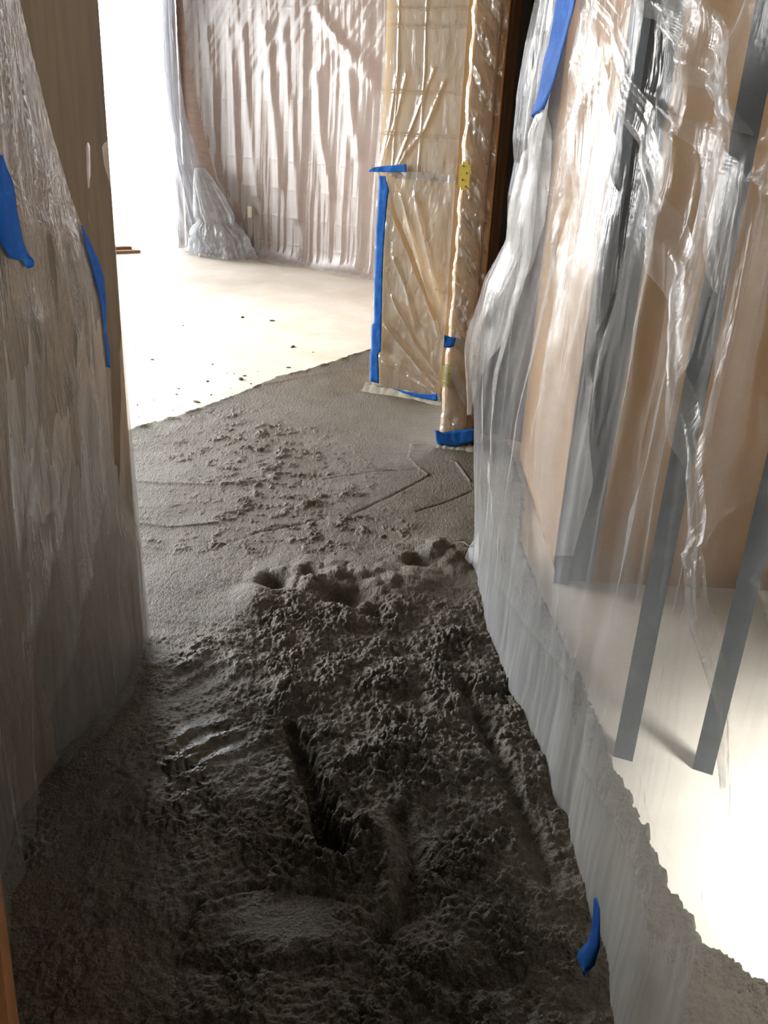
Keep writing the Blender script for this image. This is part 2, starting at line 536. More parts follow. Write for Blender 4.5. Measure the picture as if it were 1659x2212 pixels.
# partition on the left of the passage
lw0 = on_floor(300, 1388); lw1 = on_floor(0, 1800)
lw2 = on_floor(60, 1668)
LEFT = Plane((lw0.x, lw0.y), (lw0.x * 0.5 + lw2.x * 0.5 - 0.12, lw0.y - 1.6))
le = LEFT.o + LEFT.n * 0.004
lb = LEFT.o + LEFT.t * 4.2 - LEFT.n * 0.05
bm = bmesh.new()
prism_bm(bm, [(le.x + 0.012, le.y - 0.01), (lb.x, lb.y), (-1.9, lb.y), (-1.9, le.y + 0.35), (le.x - 0.10, le.y + 0.05)], 0, ZC)
for v in bm.verts:          # the end of the partition is a little out of plumb
    if v.co.z > 1 and v.co.y > le.y - 0.1 and v.co.x > -1.5: v.co.x += 0.024
tag(bm_obj('wall_left', bm, M['left_wall']), kind='structure')
wall_seg('wall_left_far', (-1.9, le.y + 0.35), (-5.6, 3.2), 0.1, 0, ZC, M['white_wall'], 1)
# end wall behind the camera
wall_seg('wall_front', (-1.9, -2.1), (4.1, -2.1), 0.1, 0, ZC, M['white_wall'], -1)

# side room on the right: kraft-faced end wall, outer wall with a window
KY = on_floor(1420, 1264).y
KX = on_floor(1180, 1264).x + 0.05
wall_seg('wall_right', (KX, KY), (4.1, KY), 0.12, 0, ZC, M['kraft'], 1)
wall_seg('wall_right_return', (KX, KY), (KX, KY + 1.2), 0.12, 0, ZC, M['kraft_shaded'], -1)
wy0, wy1, wz0, wz1 = 1.15, 2.5, 1.55, 2.6
bm = bmesh.new()
for lo, hi in (((2.3, -2.1, 0), (2.42, wy0, ZC)), ((2.3, wy1, 0), (2.42, KY, ZC)), ((2.3, wy0, 0), (2.42, wy1, wz0)), ((2.3, wy0, wz1), (2.42, wy1, ZC))):
    box_bm(bm, lo, hi)
tag(bm_obj('wall_far_right', bm, M['white_wall']), kind='structure')
w2 = empty('window_2', (0, 0, 0), None, None); w2['kind'] = 'structure'
bm = bmesh.new()
for lo, hi in (((2.32, wy0, wz0), (2.39, wy0 + .05, wz1)), ((2.32, wy1 - .05, wz0), (2.39, wy1, wz1)), ((2.32, wy0, wz0), (2.39, wy1, wz0 + .05)), ((2.32, wy0, wz1 - .05), (2.39, wy1, wz1))):
    box_bm(bm, lo, hi)
bm_obj('window_frame', bm, M['white_frame'], w2)
bm = bmesh.new(); box_bm(bm, (2.35, wy0 + .05, wz0 + .05), (2.356, wy1 - .05, wz1 - .05)); bm_obj('pane', bm, M['glass'], w2)

# ------------------------------------------------------------------ wet concrete
ZT = 0.022
edge_pts = [on_floor(x, y, 0.01) for x, y in ((262, 938), (330, 915), (400, 896), (490, 862), (560, 833), (600, 815), (660, 801), (730, 779), (806, 753))]
ex = [-2.6] + [p.x for p in edge_pts] + [0.5, 1.2]
ey = [edge_pts[0].y - 0.75] + [p.y for p in edge_pts] + [edge_pts[-1].y + 0.30, edge_pts[-1].y + 0.5]
rgt = [on_floor(x, y) for x, y in ((1130, 1180), (1170, 1280), (1250, 1450), (1350, 1690), (1400, 1800), (1455, 1940), (1490, 1972), (1530, 2062), (1600, 2112), (1690, 2165))]
rY = [p.y for p in rgt][::-1]; rX = [p.x for p in rgt][::-1]
rY = [0.3] + rY + [3.6, 6.5]; rX = [rX[0] + 0.3] + rX + [0.62, 0.62]


def fl(pts):
    return [tuple(on_floor(x, y, ZT))[:2] for x, y in pts]


xs = np.arange(-1.42, 0.98, 0.0031)
ys = [0.52]
while ys[-1] < 6.35:
    ys.append(ys[-1] + 0.0028 + 0.0015 * max(0, ys[-1] - 0.8))
ys = np.array(ys)
X, Y = np.meshgrid(xs, ys)


def blob(px, py, rx, ry, x=X, y=Y, rot=0.0):
    c = on_floor(px, py, ZT)
    dx, dy = x - c.x, y - c.y
    if rot:
        cr, sr = math.cos(rot), math.sin(rot)
        dx, dy = dx * cr + dy * sr, -dx * sr + dy * cr
    return np.exp(-((dx / rx) ** 2 + (dy / ry) ** 2))


# roughness of the surface (0 trowelled, 1 loose and clotted)
rough = sstep(2.75, 2.40, Y + 0.10 * fbm(X * 4, Y * 4, 3) + 0.25 * sstep(-0.25, -0.5, X))
spk = np.clip(2.2 * fbm(X * 17, Y * 17, 3) + 0.15, 0, 1)
for (px, py, rx, ry, w) in ((620, 1060, .38, .42, 0.62), (720, 1140, .3, .25, .6), (560, 960, .42, .36, 0.50), (720, 1000, .26, .24, .42), (480, 890, .30, .18, .40), (480, 1180, .3, .12, .5), (650, 950, .3, .25, .4)):
    rough = np.maximum(rough, w * blob(px, py, rx, ry) * (0.06 + 0.94 * spk))
for (px, py, rx, ry, w) in ((380, 1280, .22, .30, 1.0), (230, 1600, .20, .42, 0.9), (440, 1470, .12, .13, .9), (470, 1600, .13, .20, .9), (150, 1950, .25, .30, .72), (560, 1990, .17, .07, 0.95), (640, 2000, .14, .06, 0.7),
                            (900, 1830, .07, .10, .5), (330, 1420, .1, .1, .9)):
    rough = rough * (1 - w * blob(px, py, rx, ry))
rough = np.clip(rough, 0.035, 1)

# clotted relief: billowy lumps at three sizes
wx = X + 0.012 * fbm(X * 22, Y * 22, 2); wy_ = Y + 0.012 * fbm(X * 22 + 50, Y * 22, 2)
l1 = 1 - np.clip(worley(wx * 26, wy_ * 26), 0, 1) ** 1.5
l2 = 1 - np.clip(worley(wx * 58 + 7, wy_ * 58), 0, 1) ** 1.5
l3 = 1 - np.clip(worley(wx * 120 + 3, wy_ * 120), 0, 1) ** 1.5
patch = np.clip(0.5 + 1.1 * fbm(X * 6, Y * 6, 3), 0.12, 1.25)
Z = ZT + 0.006 * fbm(X * 2.2, Y * 2.2, 3)
Z += rough * (0.015 * fbm(X * 7, Y * 7, 4) + patch * (0.016 * (l1 - .45) + 0.019 * (l2 - .45) + 0.0125 * (l3 - .45)) + 0.003 * gnoise(X * 150, Y * 150) + 0.005 * gnoise(X * 60 + 9, Y * 60))
# float-finished relief: tiny ripples along the strokes
sm = 1 - np.clip(rough * 1.6, 0, 1)
Z += sm * (0.0010 * gnoise(X * 70, Y * 45) + 0.0007 * gnoise(X * 150, Y * 110) + 0.0014 * gnoise(X * 7, Y * 38 + 3 * X))
# heap of clots in mid passage with hollows
pile = 0.030 * blob(690, 1250, .20, .15) + 0.026 * blob(560, 1290, .07, .10) + 0.03 * blob(880, 1260, .14, .12) + 0.035 * blob(960, 1190, .12, .09) + 0.02 * blob(760, 1340, .2, .1)
pile -= 0.075 * blob(592, 1262, .045, .045) + 0.075 * blob(742, 1290, .06, .05) + 0.05 * blob(810, 1325, .05, .04) + 0.045 * blob(905, 1215, .05, .04) + 0.04 * blob(670, 1245, .03, .03)
big = 1 - np.clip(worley(wx * 15 + 4, wy_ * 15), 0, 1) ** 1.3
Z += pile + 0.03 * (big - 0.5) * np.clip(blob(740, 1270, .30, .18) + blob(960, 1200, .15, .12), 0, 1)
# floor behind the heap steps down into the unscreeded part
low = sstep(2.12, 2.0, Y + 0.05 * fbm(X * 6, Y * 3, 2) + 0.03 * np.cos(X * 5))
Z -= 0.016 * low * sstep(-0.10, -0.35, X)
# long print left by a boot
d, fr_ = polydist(X, Y, fl(((628, 1555), (660, 1640), (690, 1740), (720, 1825))))
d = d * (1 + 0.35 * fbm(X * 30, Y * 30, 2)) + 0.006 * fbm(X * 45 + 5, Y * 45, 2)
Z -= 0.014 * np.exp(-(d / 0.055) ** 2)
wd = 0.016 + 0.017 * fr_ * (1.0 + 0.3 * np.sin(fr_ * 7))
Z -= (0.035 + 0.065 * fr_) * np.exp(-(d / wd) ** 4)
Z += 0.022 * np.exp(-((d - 0.055) / 0.020) ** 2) * sstep(0.25, 0.8, fr_)
# ridge and furrow beside it
d, fr_ = polydist(X, Y, fl(((790, 1770), (835, 1850), (840, 1940))))
Z += 0.026 * np.exp(-(d / 0.022) ** 2)
d, fr_ = polydist(X, Y, fl(((860, 1760), (900, 1850), (870, 1960), (820, 2010))))
Z -= 0.030 * np.exp(-(d / 0.022) ** 2)
d, fr_ = polydist(X, Y, fl(((1000, 1480), (1060, 1600), (1130, 1750), (1190, 1900))))
Z -= 0.030 * np.exp(-(d / 0.022) ** 2)
d, fr_ = polydist(X, Y, fl(((820, 2010), (900, 2090), (1000, 2130), (1100, 2110))))
Z -= 0.022 * np.exp(-(d / 0.022) ** 2)
# scooped trowel stroke, bottom
d, fr_ = polydist(X, Y, fl(((390, 2010), (430, 1940), (540, 1905), (680, 1925), (800, 1960))))
Z -= 0.012 * np.exp(-(d / 0.010) ** 2)
Z += 0.007 * np.clip(blob(560, 1985, .17, .05) + blob(700, 2010, .12, .05), 0, 1)
d, fr_ = polydist(X, Y, fl(((380, 2060), (480, 2090), (600, 2085), (760, 2075))))
Z -= 0.011 * np.exp(-(d / 0.014) ** 2)
# wet float strokes, middle left
u = (X * 0.80 + Y * 0.60)
wetm = np.clip((1.3 * blob(450, 1620, .10, .20) + 0.5 * blob(430, 1440, .12, .10)) * np.clip(0.75 + 0.9 * fbm(X * 7 + 2, Y * 7, 3), 0, 1.2), 0, 1)
v_ = (-X * 0.70 + Y * 0.72)
Z += wetm * (0.0055 * np.sin(v_ * 95 + 2 * fbm(X * 6, Y * 6, 2)) + 0.0016 * gnoise(X * 90, Y * 90) + 0.003 * gnoise(v_ * 60, u * 14))
# trowel marks on the finished part
for pts, a, w in ((((288, 1040), (360, 1046), (470, 1048), (560, 1040)), .004, .012), (((296, 1128), (360, 1138), (470, 1130)), .005, .007), (((890, 960), (884, 990), (905, 1010), (925, 1025)), .0045, .008), (((890, 960), (920, 958)), .003, .008),
                  (((965, 993), (985, 1000), (1015, 1040)), .005, .006), (((930, 1025), (850, 1070), (760, 1110)), -.004, .007), (((1020, 1060), (960, 1085), (900, 1105)), -.004, .006), (((700, 1035), (800, 1020), (900, 1012)), -.003, .006),
                  (((570, 830), (700, 806), (800, 795)), .003, .01), (((640, 900), (760, 930), (880, 985)), .002, .01), (((450, 1190), (560, 1150), (700, 1120)), -.004, .012)):
    d, fr_ = polydist(X, Y, fl(pts))
    Z += a * np.exp(-(d / w) ** 2)
# ragged borders: against the bare slab and under the sheeting on the right
jag = 0.020 * fbm(X * 14, Y * 14, 4)
d_far = np.interp(X, ex, ey) - Y + jag
d_rgt = np.interp(Y, rY, rX) - X + 0.012 * fbm(X * 30, Y * 30, 3)
inside = np.minimum(d_far * 0.9, d_rgt)
m_in = sstep(-0.004, 0.026, inside)
Z += 0.008 * np.exp(-((inside - 0.04) / 0.03) ** 2) * np.clip(0.3 + fbm(X * 8, Y * 8, 2), 0, 1)
Z = -0.02 + (Z + 0.02) * m_in
Z = np.maximum(Z, -0.12)
deep = (X > rx0 + .02) & (X < rx1 - .02) & (Y > ry0) & (Y < ry1 - .02)
keepv = (Z > -0.012) | deep
Z = np.where(deep, Z, np.where(inside > 0.05, np.maximum(Z, 0.004), np.maximum(Z, -0.012)))
keep = keepv[:-1, :-1] | keepv[1:, :-1] | keepv[:-1, 1:] | keepv[1:, 1:]
me, used = grid_mesh('wet_concrete', np.stack([X, Y, Z], -1), keep)
wet_v = np.clip(wetm + 0.5 * blob(250, 1650, .2, .4) + 0.4 * blob(200, 1950, .3, .3), 0, 1).reshape(-1)[used]
at = me.attributes.new('wet', 'FLOAT', 'POINT'); at.data.foreach_set('value', wet_v.astype(np.float32))
tag(link('wet_concrete', me, M['concrete']), 'freshly poured dark grey wet concrete with clots, a boot print and trowel marks', 'concrete', kind='stuff')


def zc_at(x, y):
    i = int(np.clip(np.searchsorted(xs, x), 0, len(xs) - 1)); j = int(np.clip(np.searchsorted(ys, y), 0, len(ys) - 1))
    return float(Z[j, i])


# ------------------------------------------------------------------ sheeting on the right
bot_px = ((1012, 1212), (1030, 1260), (1060, 1400), (1092, 1480), (1130, 1560), (1180, 1680), (1215, 1760), (1250, 1900), (1290, 2050), (1310, 2212))
bp_ = [on_floor(x, y, 0.035) for x, y in bot_px]
bY = np.array([p.y for p in bp_][::-1]); bX = np.array([p.x for p in bp_][::-1])
FARY = float(bY.max())
RX = float(np.mean(bX))
RGT = Plane((RX, FARY), (RX, 0.30))
FAR = Plane((0.0, FARY), (1.0, FARY))
edge_px = ((1168, -60), (1160, 0), (1140, 90), (1122, 200), (1113, 300), (1116, 350), (1102, 420), (1100, 470), (1102, 520), (1085, 560), (1062, 610), (1046, 680), (1026, 745), (1022, 790), (1028, 900), (1029, 1000), (1030, 1100), (1029, 1165))
eh = np.array([FAR.hit(x, y) for x, y in edge_px])
ez = eh[::-1, 1]; eX = eh[::-1, 0]

ridge_px = [  # crests and valleys of the sheeting: points, height, width
    (((1345, -80), (1285, 120), (1215, 330), (1165, 560), (1110, 760)), 0.030, 0.060),
    (((1330, 60), (1275, 260), (1240, 420), (1228, 620), (1215, 800)), 0.022, 0.030),
    (((1305, -60), (1335, 230), (1362, 450), (1385, 640), (1430, 1000), (1450, 1280), (1478, 1520), (1500, 1720), (1490, 1900)), 0.024, 0.022),
    (((1370, -40), (1420, 120), (1490, 200), (1535, 290), (1528, 330)), 0.034, 0.040),
    (((1440, -60), (1480, 90), (1520, 210), (1540, 300)), 0.030, 0.030),
    (((1350, 190), (1385, 260), (1425, 370), (1410, 470)), 0.020, 0.020),
    (((1515, 385), (1495, 500), (1470, 640), (1440, 800), (1420, 960)), 0.024, 0.016),
    (((1540, 310), (1580, 230), (1620, 200)), 0.018, 0.012),
    (((1610, 240), (1625, 320), (1590, 360), (1520, 385)), 0.020, 0.010),
    (((1520, 390), (1580, 420), (1600, 440)), 0.014, 0.008),
    (((1580, 1030), (1500, 1120), (1445, 1195), (1420, 1290), (1330, 1500)), 0.012, 0.010),
    (((1505, 1230), (1560, 1330), (1659, 1480)), 0.014, 0.010),
    (((1300, 470), (1270, 700), (1250, 950)), 0.020, 0.025),
    (((1180, 480), (1130, 700), (1100, 980), (1120, 1200)), 0.020, 0.030),
    (((1210, 760), (1170, 1000), (1150, 1250)), 0.016, 0.030),
    (((1330, 700), (1300, 1000), (1290, 1200)), 0.014, 0.030),
    (((1560, 820), (1570, 960), (1600, 1060)), 0.018, 0.020),
    (((1600, 950), (1590, 1040), (1640, 1150), (1670, 1240)), 0.024, 0.014),
    (((1200, 1640), (1260, 1800), (1340, 2000), (1380, 2150)), 0.012, 0.016),
    (((1280, 1640), (1330, 1760), (1400, 1900)), 0.008, 0.012),
    (((1110, 1260), (1160, 1400), (1240, 1560)), 0.010, 0.020),
    (((1420, 1900), (1450, 2000), (1540, 2150)), 0.010, 0.016),
]
ridges = [(RGT.hits(p), a * 0.62, w * 0.8) for p, a, w in ridge_px]


def right_x(y, z):
    """x of the right-hand sheeting at length y and height z"""
    xb = np.interp(y, bY, bX)
    xe = np.interp(z, ez, eX) - eX[0]
    k = np.exp(-np.clip(FARY - y, 0, 9) / 0.35)
    x = xb + xe * k
    s = RGT.o.y - y
    h = 0.20 + 0.80 * sstep(0.35, 1.25, z)
    top = np.clip(z / 1.7, 0, 1)
    fan = (y - 1.3) / (1.0 - 0.30 * top) + 0.035 * fbm(y * 1.5, z * 0.8, 2)
    ed = sstep(0.0, 0.12, FARY - y)
    am = 0.45 + 0.9 * np.clip(fbm(fan * 2.2, z * 0.35 + 4, 2), 0, 1)
    d = h * ed * am * (0.016 * np.sin(fan * 19 + 0.5 * np.sin(z * 1.4)) + 0.011 * np.sin(fan * 37 + 0.6 * z) + 0.012 * fbm(fan * 13, z * 0.5, 3))
    for pts, a, w in ridges:
        r, fr = polydist(s, z, pts)
        d = d + a * np.exp(-r / w) * (0.55 + 0.45 * np.sin(np.clip(fr, 0, 1) * math.pi))
    d = d + 0.010 * fbm(y * 3, z * 1.5, 3) + 0.0020 * fbm(fan * 30, z * 3.5, 3)
    d = d * (0.25 + 0.75 * ed)
    return x - d + 0.012


uu = np.linspace(0, 1, 420); vv = np.linspace(0, 1, 420)
yy = (FARY - (FARY - 0.22) * uu)[None, :] + 0 * vv[:, None]
zz = 0.0 * uu[None, :] + (0.018 + 2.25 * vv)[:, None]
zz = zz + 0.012 * (1 - vv[:, None]) * fbm(yy * 9, yy * 0, 2)
xx = right_x(yy, zz)
curtain = empty('plastic_curtain', (0, 0, 0), 'large clear plastic sheet hanging in folds along the tan wall beside the wet concrete', 'plastic sheet')
sheet('film', np.stack([xx, yy, zz], -1), M['film_right'], curtain)


pleat_px = [
    [((1240, 120), (1262, 120)), ((1215, 230), (1245, 240)), ((1195, 310), (1236, 320)), ((1150, 450), (1212, 480)), ((1120, 600), (1172, 640)), ((1092, 760), (1122, 800)), ((1080, 900), (1092, 900))],
    [((1288, -40), (1312, -40)), ((1272, 220), (1306, 240)), ((1258, 420), (1312, 430)), ((1228, 580), (1292, 600)), ((1202, 800), (1252, 800)), ((1172, 1050), (1240, 1050)), ((1180, 1200), (1210, 1200))],
    [((1314, -40), (1324, -40)), ((1325, 150), (1346, 150)), ((1335, 300), (1364, 300)), ((1345, 500), (1388, 500)), ((1360, 700), (1404, 700)), ((1378, 900), (1430, 900)), ((1422, 1150), (1456, 1150)), ((1442, 1250), (1470, 1250)), ((1470, 1500), (1485, 1500)), ((1492, 1700), (1498, 1700))],
    [((1350, -40), (1450, -40)), ((1372, 30), (1470, 30)), ((1400, 90), (1492, 110)), ((1424, 180), (1520, 190)), ((1462, 215), (1532, 240)), ((1528, 275), (1542, 290))],
    [((1382, 236), (1390, 236)), ((1398, 262), (1470, 290)), ((1412, 320), (1518, 350)), ((1424, 390), (1512, 400)), ((1440, 480), (1490, 500)), ((1455, 610), (1470, 640))],
    [((1512, 378), (1522, 382)), ((1494, 460), (1512, 460)), ((1480, 550), (1500, 550)), ((1462, 640), (1488, 640)), ((1448, 760), (1474, 760)), ((1440, 940), (1452, 940))],
    [((1526, 378), (1526, 386)), ((1560, 366), (1568, 398)), ((1590, 350), (1598, 414)), ((1616, 338), (1612, 424)), ((1636, 332), (1624, 430))],
]
for pp in pleat_px:
    L_ = RGT.hits([p[0] for p in pp]); R_ = RGT.hits([p[1] for p in pp])
    t = np.linspace(0, len(pp) - 1, 90); k = np.arange(len(pp))
    a = np.stack([np.interp(t, k, L_[:, c]) for c in (0, 1)], -1); b = np.stack([np.interp(t, k, R_[:, c]) for c in (0, 1)], -1)
    w = np.linspace(0, 1, 26)[None, :, None]
    g_ = a[:, None] * (1 - w) + b[:, None] * w
    g_[..., 0] += 0.004 * fbm(g_[..., 1] * 5 + 2, g_[..., 1] * 0 + w[..., 0] * 2, 3)
    y = RGT.o.y - g_[..., 0]; z = g_[..., 1]
    ww = w[..., 0]
    x = right_x(y, z) - 0.005 - 0.007 * np.sin(ww * math.pi) - 0.0022 * fbm(ww * 4 + 3, z * 1.5, 2)
    sheet('pleat', np.stack([x, y, z], -1), M['film_pleat'], curtain)


def strip_on_right(pts_px, name, nseg=24, off=0.004, label=None, w0=None):
    """tape strip: list of (left px, right px) pairs laid on the sheeting"""
    L_ = RGT.hits([p[0] for p in pts_px]); R_ = RGT.hits([p[1] for p in pts_px])
    t = np.linspace(0, len(pts_px) - 1, nseg); k = np.arange(len(pts_px))
    a = np.stack([np.interp(t, k, L_[:, 0]), np.interp(t, k, L_[:, 1])], -1); b = np.stack([np.interp(t, k, R_[:, 0]), np.interp(t, k, R_[:, 1])], -1)
    w = np.linspace(0, 1, 6)[None, :, None]
    g_ = a[:, None] * (1 - w) + b[:, None] * w
    y = RGT.o.y - g_[..., 0]; z = g_[..., 1]
    x = right_x(y, z)
    x = np.minimum(x, x.mean(1, keepdims=True) + 0.003) - off - 0.014
    o = tape_mesh(name, np.stack([x, y, z], -1), M['tape'], curtain)
    if label: o['label'] = label
    return o


strip_on_right([((1268, -60), (1306, -60)), ((1262, 20), (1300, 10)), ((1255, 80), (1284, 75)), ((1240, 140), (1275, 130)), ((1228, 210), (1257, 205)), ((1219, 272), (1248, 240))], 'tape_strip', label='long blue masking tape strip hanging near the top of the sheet')

# loose tape tail curling out below the hem
tl = [((1283, 1940), (1290, 1938)), ((1281, 1975), (1296, 1965)), ((1276, 2015), (1296, 2010)), ((1268, 2035), (1296, 2045)), ((1250, 2055), (1292, 2060)), ((1246, 2068), (1285, 2085)), ((1262, 2110), (1268, 2102))]
P = []
for k, (a, b) in enumerate(tl):
    row = []
    for w in (0, .33, .67, 1):
        px = a[0] * (1 - w) + b[0] * w; py = a[1] * (1 - w) + b[1] * w
        s, z = RGT.hit(px, py, 0.0)
        off = 0.022 + 0.014 * math.sin(k * 0.9) * (w - .5) + 0.012 * k / 6
        sy, z = RGT.hit(px, py, off - 0.02)
        p = RGT.pos(sy, z, off - 0.02)
        row.append(p)
    P.append(row)
P = np.array(P)
# densify
t0 = np.linspace(0, len(tl) - 1, 19)
P = np.stack([np.stack([np.interp(t0, np.arange(len(tl)), P[:, j, c]) for c in range(3)], -1) for j in range(4)], 1)
o = tape_mesh('tape_tail', P, M['tape'], curtain); o['label'] = 'short twisted blue tape end by the lower hem'


def tube(name, pts, r, mat, parent=None, seg=6):
    P = []
    for k, p in enumerate(pts):
        a = Vector(pts[max(0, k - 1)][:3]); b = Vector(pts[min(len(pts) - 1, k + 1)][:3])
        t = (b - a).normalized(); u = t.orthogonal().normalized(); v = t.cross(u)
        P.append([tuple(Vector(p[:3]) + (u * math.cos(q) + v * math.sin(q)) * r * p[3]) for q in np.linspace(0, 2 * math.pi, seg + 1)])
    return sheet(name, np.array(P), mat, parent)


# torn lip of the film at the far hem
def far_pt(px, py, dy=0.0):
    s, z = FAR.hit(px, py); return (s, FARY + dy, z)


tri = [(1034, 1150), (1030, 1172), (1012, 1182), (1004, 1205), (1012, 1215), (1015, 1238), (1022, 1222), (1034, 1262)]
bm = bmesh.new()
vs = [bm.verts.new((far_pt(x, y)[0], FARY - 0.004 * (k % 3), far_pt(x, y)[2])) for k, (x, y) in enumerate(tri)]
bm.faces.new(vs); bmesh.ops.triangulate(bm, faces=bm.faces)
o = bm_obj('torn_lip', bm, M['film_heap'], curtain)
o.modifiers.new('thickness', 'SOLIDIFY').thickness = 0.001
tube('torn_strand', [(*far_pt(x, y, .002 * k), 1 - .07 * k) for k, (x, y) in enumerate(((1025, 1174), (1012, 1180), (1002, 1172), (990, 1172), (986, 1166)))], 0.0022, M['film_heap'], curtain)

# ------------------------------------------------------------------ studs and slab behind the right-hand sheeting
stud_specs = [(1345, 1640, 'dark galvanised steel stud behind clear plastic, middle one of the three'), (1517, 1668, 'dark galvanised steel stud behind clear plastic, nearest the frame edge'), (1210, 1262, 'dark galvanised steel stud behind clear plastic, close against the tan wall')]


def make_stud(px, py, label):
    p = on_floor(px, py)
    e = empty('steel_stud', (0, 0, 0), label, 'stud', 'steel studs behind the clear sheeting')
    e.location = (p.x, p.y, 0)
    ang = math.atan2(p.y, p.x) - math.pi / 2
    e.rotation_euler = (0, 0, ang)
    w, dp, t = 0.050, 0.035, 0.003
    bm = bmesh.new()
    box_bm(bm, (-w / 2, 0, 0.0), (w / 2, t, ZC))
    bm_obj('web', bm, M['steel'], e)
    for sx in (-1, 1):
        bm = bmesh.new()
        x0 = -w / 2 if sx < 0 else w / 2 - t
        box_bm(bm, (x0, t, 0.0), (x0 + t, dp, ZC))
        bm_obj('flange', bm, M['steel'], e)
    return e


for s_ in stud_specs:
    make_stud(*s_)

# ------------------------------------------------------------------ sheeting on the left
lb_px = ((305, 1392), (262, 1462), (240, 1502), (218, 1530), (180, 1566), (120, 1618), (75, 1650), (42, 1682), (28, 1740), (10, 1830), (0, 1860), (-40, 1990))
lbh = [on_floor(x, y, 0.03) for x, y in lb_px]
l_s = np.array([(p - LEFT.o).dot(LEFT.t) for p in lbh]); l_d = np.array([(p - LEFT.o).dot(LEFT.n) for p in lbh])
END = Plane((LEFT.o.x, LEFT.o.y), (LEFT.o.x + 1, LEFT.o.y))
le_px = ((208, -40), (210, 0), (213, 60), (216, 110), (219, 190), (224, 290), (236, 312), (238, 360), (238, 420), (243, 520), (250, 640), (262, 760), (268, 860), (280, 1000), (288, 1130), (295, 1250), (305, 1392))
leh = END.hits(le_px)
l_ez = leh[::-1, 1]; l_ed = leh[::-1, 0]        # offset of the edge along x, by height


def left_d(s, z, seed=0.0, amp=1.0):
    d0 = np.interp(s, l_s, l_d)
    base = d0 * np.exp(-z / 0.5)
    e = np.interp(z, l_ez, l_ed) * np.exp(-np.clip(s, 0, 9) / 0.10)
    q = s + 0.10 * z
    f = 0.014 * fbm(q * 7 + seed, z * 0.8, 3) + 0.010 * fbm(q * 19 + seed, z * 1.0, 3) + 0.002 * fbm(q * 50, z * 3, 2)
    return base + e + amp * f * sstep(0, 0.12, s) + 0.006 + 0.006 * sstep(0, 0.12, s)


def sgrid(plane, s0, s1, z0, z1, n, m):
    u = np.linspace(0, 1, n); v = np.linspace(0, 1, m)
    return np.meshgrid(u, v)


U, V = sgrid(LEFT, 0, 1, 0, 1, 200, 260)
S = 1.6 * U; Zg = 0.02 + 2.2 * V
under = empty('plastic_sheet', (0, 0, 0), 'thin brownish plastic sheet wrapped tight around the end of the left wall', 'plastic sheet')
sheet('film', LEFT.pos(S, Zg, left_d(S, Zg, 3.0, 0.5)), M['film_under'], under)
# upper sheet with slanting free edge
hem_px = ((20, -60), (30, 0), (48, 80), (66, 150), (100, 290), (138, 420), (172, 510), (205, 640), (222, 790), (226, 900), (230, 1010), (250, 1080), (290, 1140), (303, 1280), (305, 1392))
hh = LEFT.hits(hem_px, 0.02)
hz = hh[::-1, 1]; hs = np.maximum(hh[::-1, 0], 0.004)
s_hem = np.interp(Zg, hz, hs)
S2 = s_hem + (1.75 - s_hem) * U
rl = [(LEFT.hits(p, 0.02), a, w) for p, a, w in (
    (((30, 30), (100, 300), (170, 520), (200, 800)), .012, .010), (((60, 500), (110, 700), (160, 900), (190, 1150)), .016, .03), (((130, 500), (120, 760), (60, 1100)), .014, .03),
    (((200, 800), (150, 1200), (80, 1600)), .012, .02), (((40, 700), (20, 1100), (15, 1500)), .018, .04), (((210, 900), (225, 1150), (262, 1400)), .008, .015), (((95, 1000), (60, 1300), (25, 1700)), .018, .03))]


def left2_d(s, z):
    ed = sstep(0.0, 0.14, s - np.interp(z, hz, hs))
    d = left_d(s, z, 8.0, ed) + 0.016 * sstep(0.0, 0.10, s) + 0.002 + 0.022 * ed
    for pts, a, w in rl:
        r, fr = polydist(s, z, pts)
        d = d + ed * a * np.exp(-r / w)
    return d


over = empty('plastic_sheet', (0, 0, 0), 'milky plastic sheet with slanting free edge over the left wall, blue tape stuck on it', 'plastic sheet')
sheet('film', LEFT.pos(S2, Zg, left2_d(S2, Zg)), M['film_left'], over)


def strip_on_left(pairs, name, parent, off, label, nseg=20, dfun=None, lift=0.03):
    A = LEFT.hits([p[0] for p in pairs], lift); B = LEFT.hits([p[1] for p in pairs], lift)
    t = np.linspace(0, len(pairs) - 1, nseg); k = np.arange(len(pairs))
    a = np.stack([np.interp(t, k, A[:, c]) for c in (0, 1)], -1); b = np.stack([np.interp(t, k, B[:, c]) for c in (0, 1)], -1)
    w = np.linspace(0, 1, 6)[None, :, None]
    g_ = a[:, None] * (1 - w) + b[:, None] * w
    d = dfun(g_[..., 0], g_[..., 1]) + off
    o = tape_mesh(name, LEFT.pos(g_[..., 0], g_[..., 1], d), M['tape'], parent)
    o['label'] = label
    return o


strip_on_left([((-40, 330), (-2, 335)), ((-36, 380), (14, 385)), ((-30, 430), (30, 440)), ((-20, 480), (40, 500)), ((-8, 530), (50, 545)), ((5, 556), (60, 560)), ((40, 562), (64, 570)), ((52, 580), (58, 576))], 'tape_strip', over, 0.006, 'wide blue masking tape strip near the left edge', dfun=left2_d, lift=0.05)
strip_on_left([((166, 488), (168, 486)), ((172, 520), (185, 520)), ((183, 560), (203, 560)), ((194, 600), (215, 600)), ((206, 650), (219, 650)), ((212, 710), (219, 710)), ((217, 760), (226, 765)), ((218, 790), (227, 795))], 'tape_strip', over, 0.004, 'narrow blue masking tape strip under the slanting edge', dfun=left2_d)

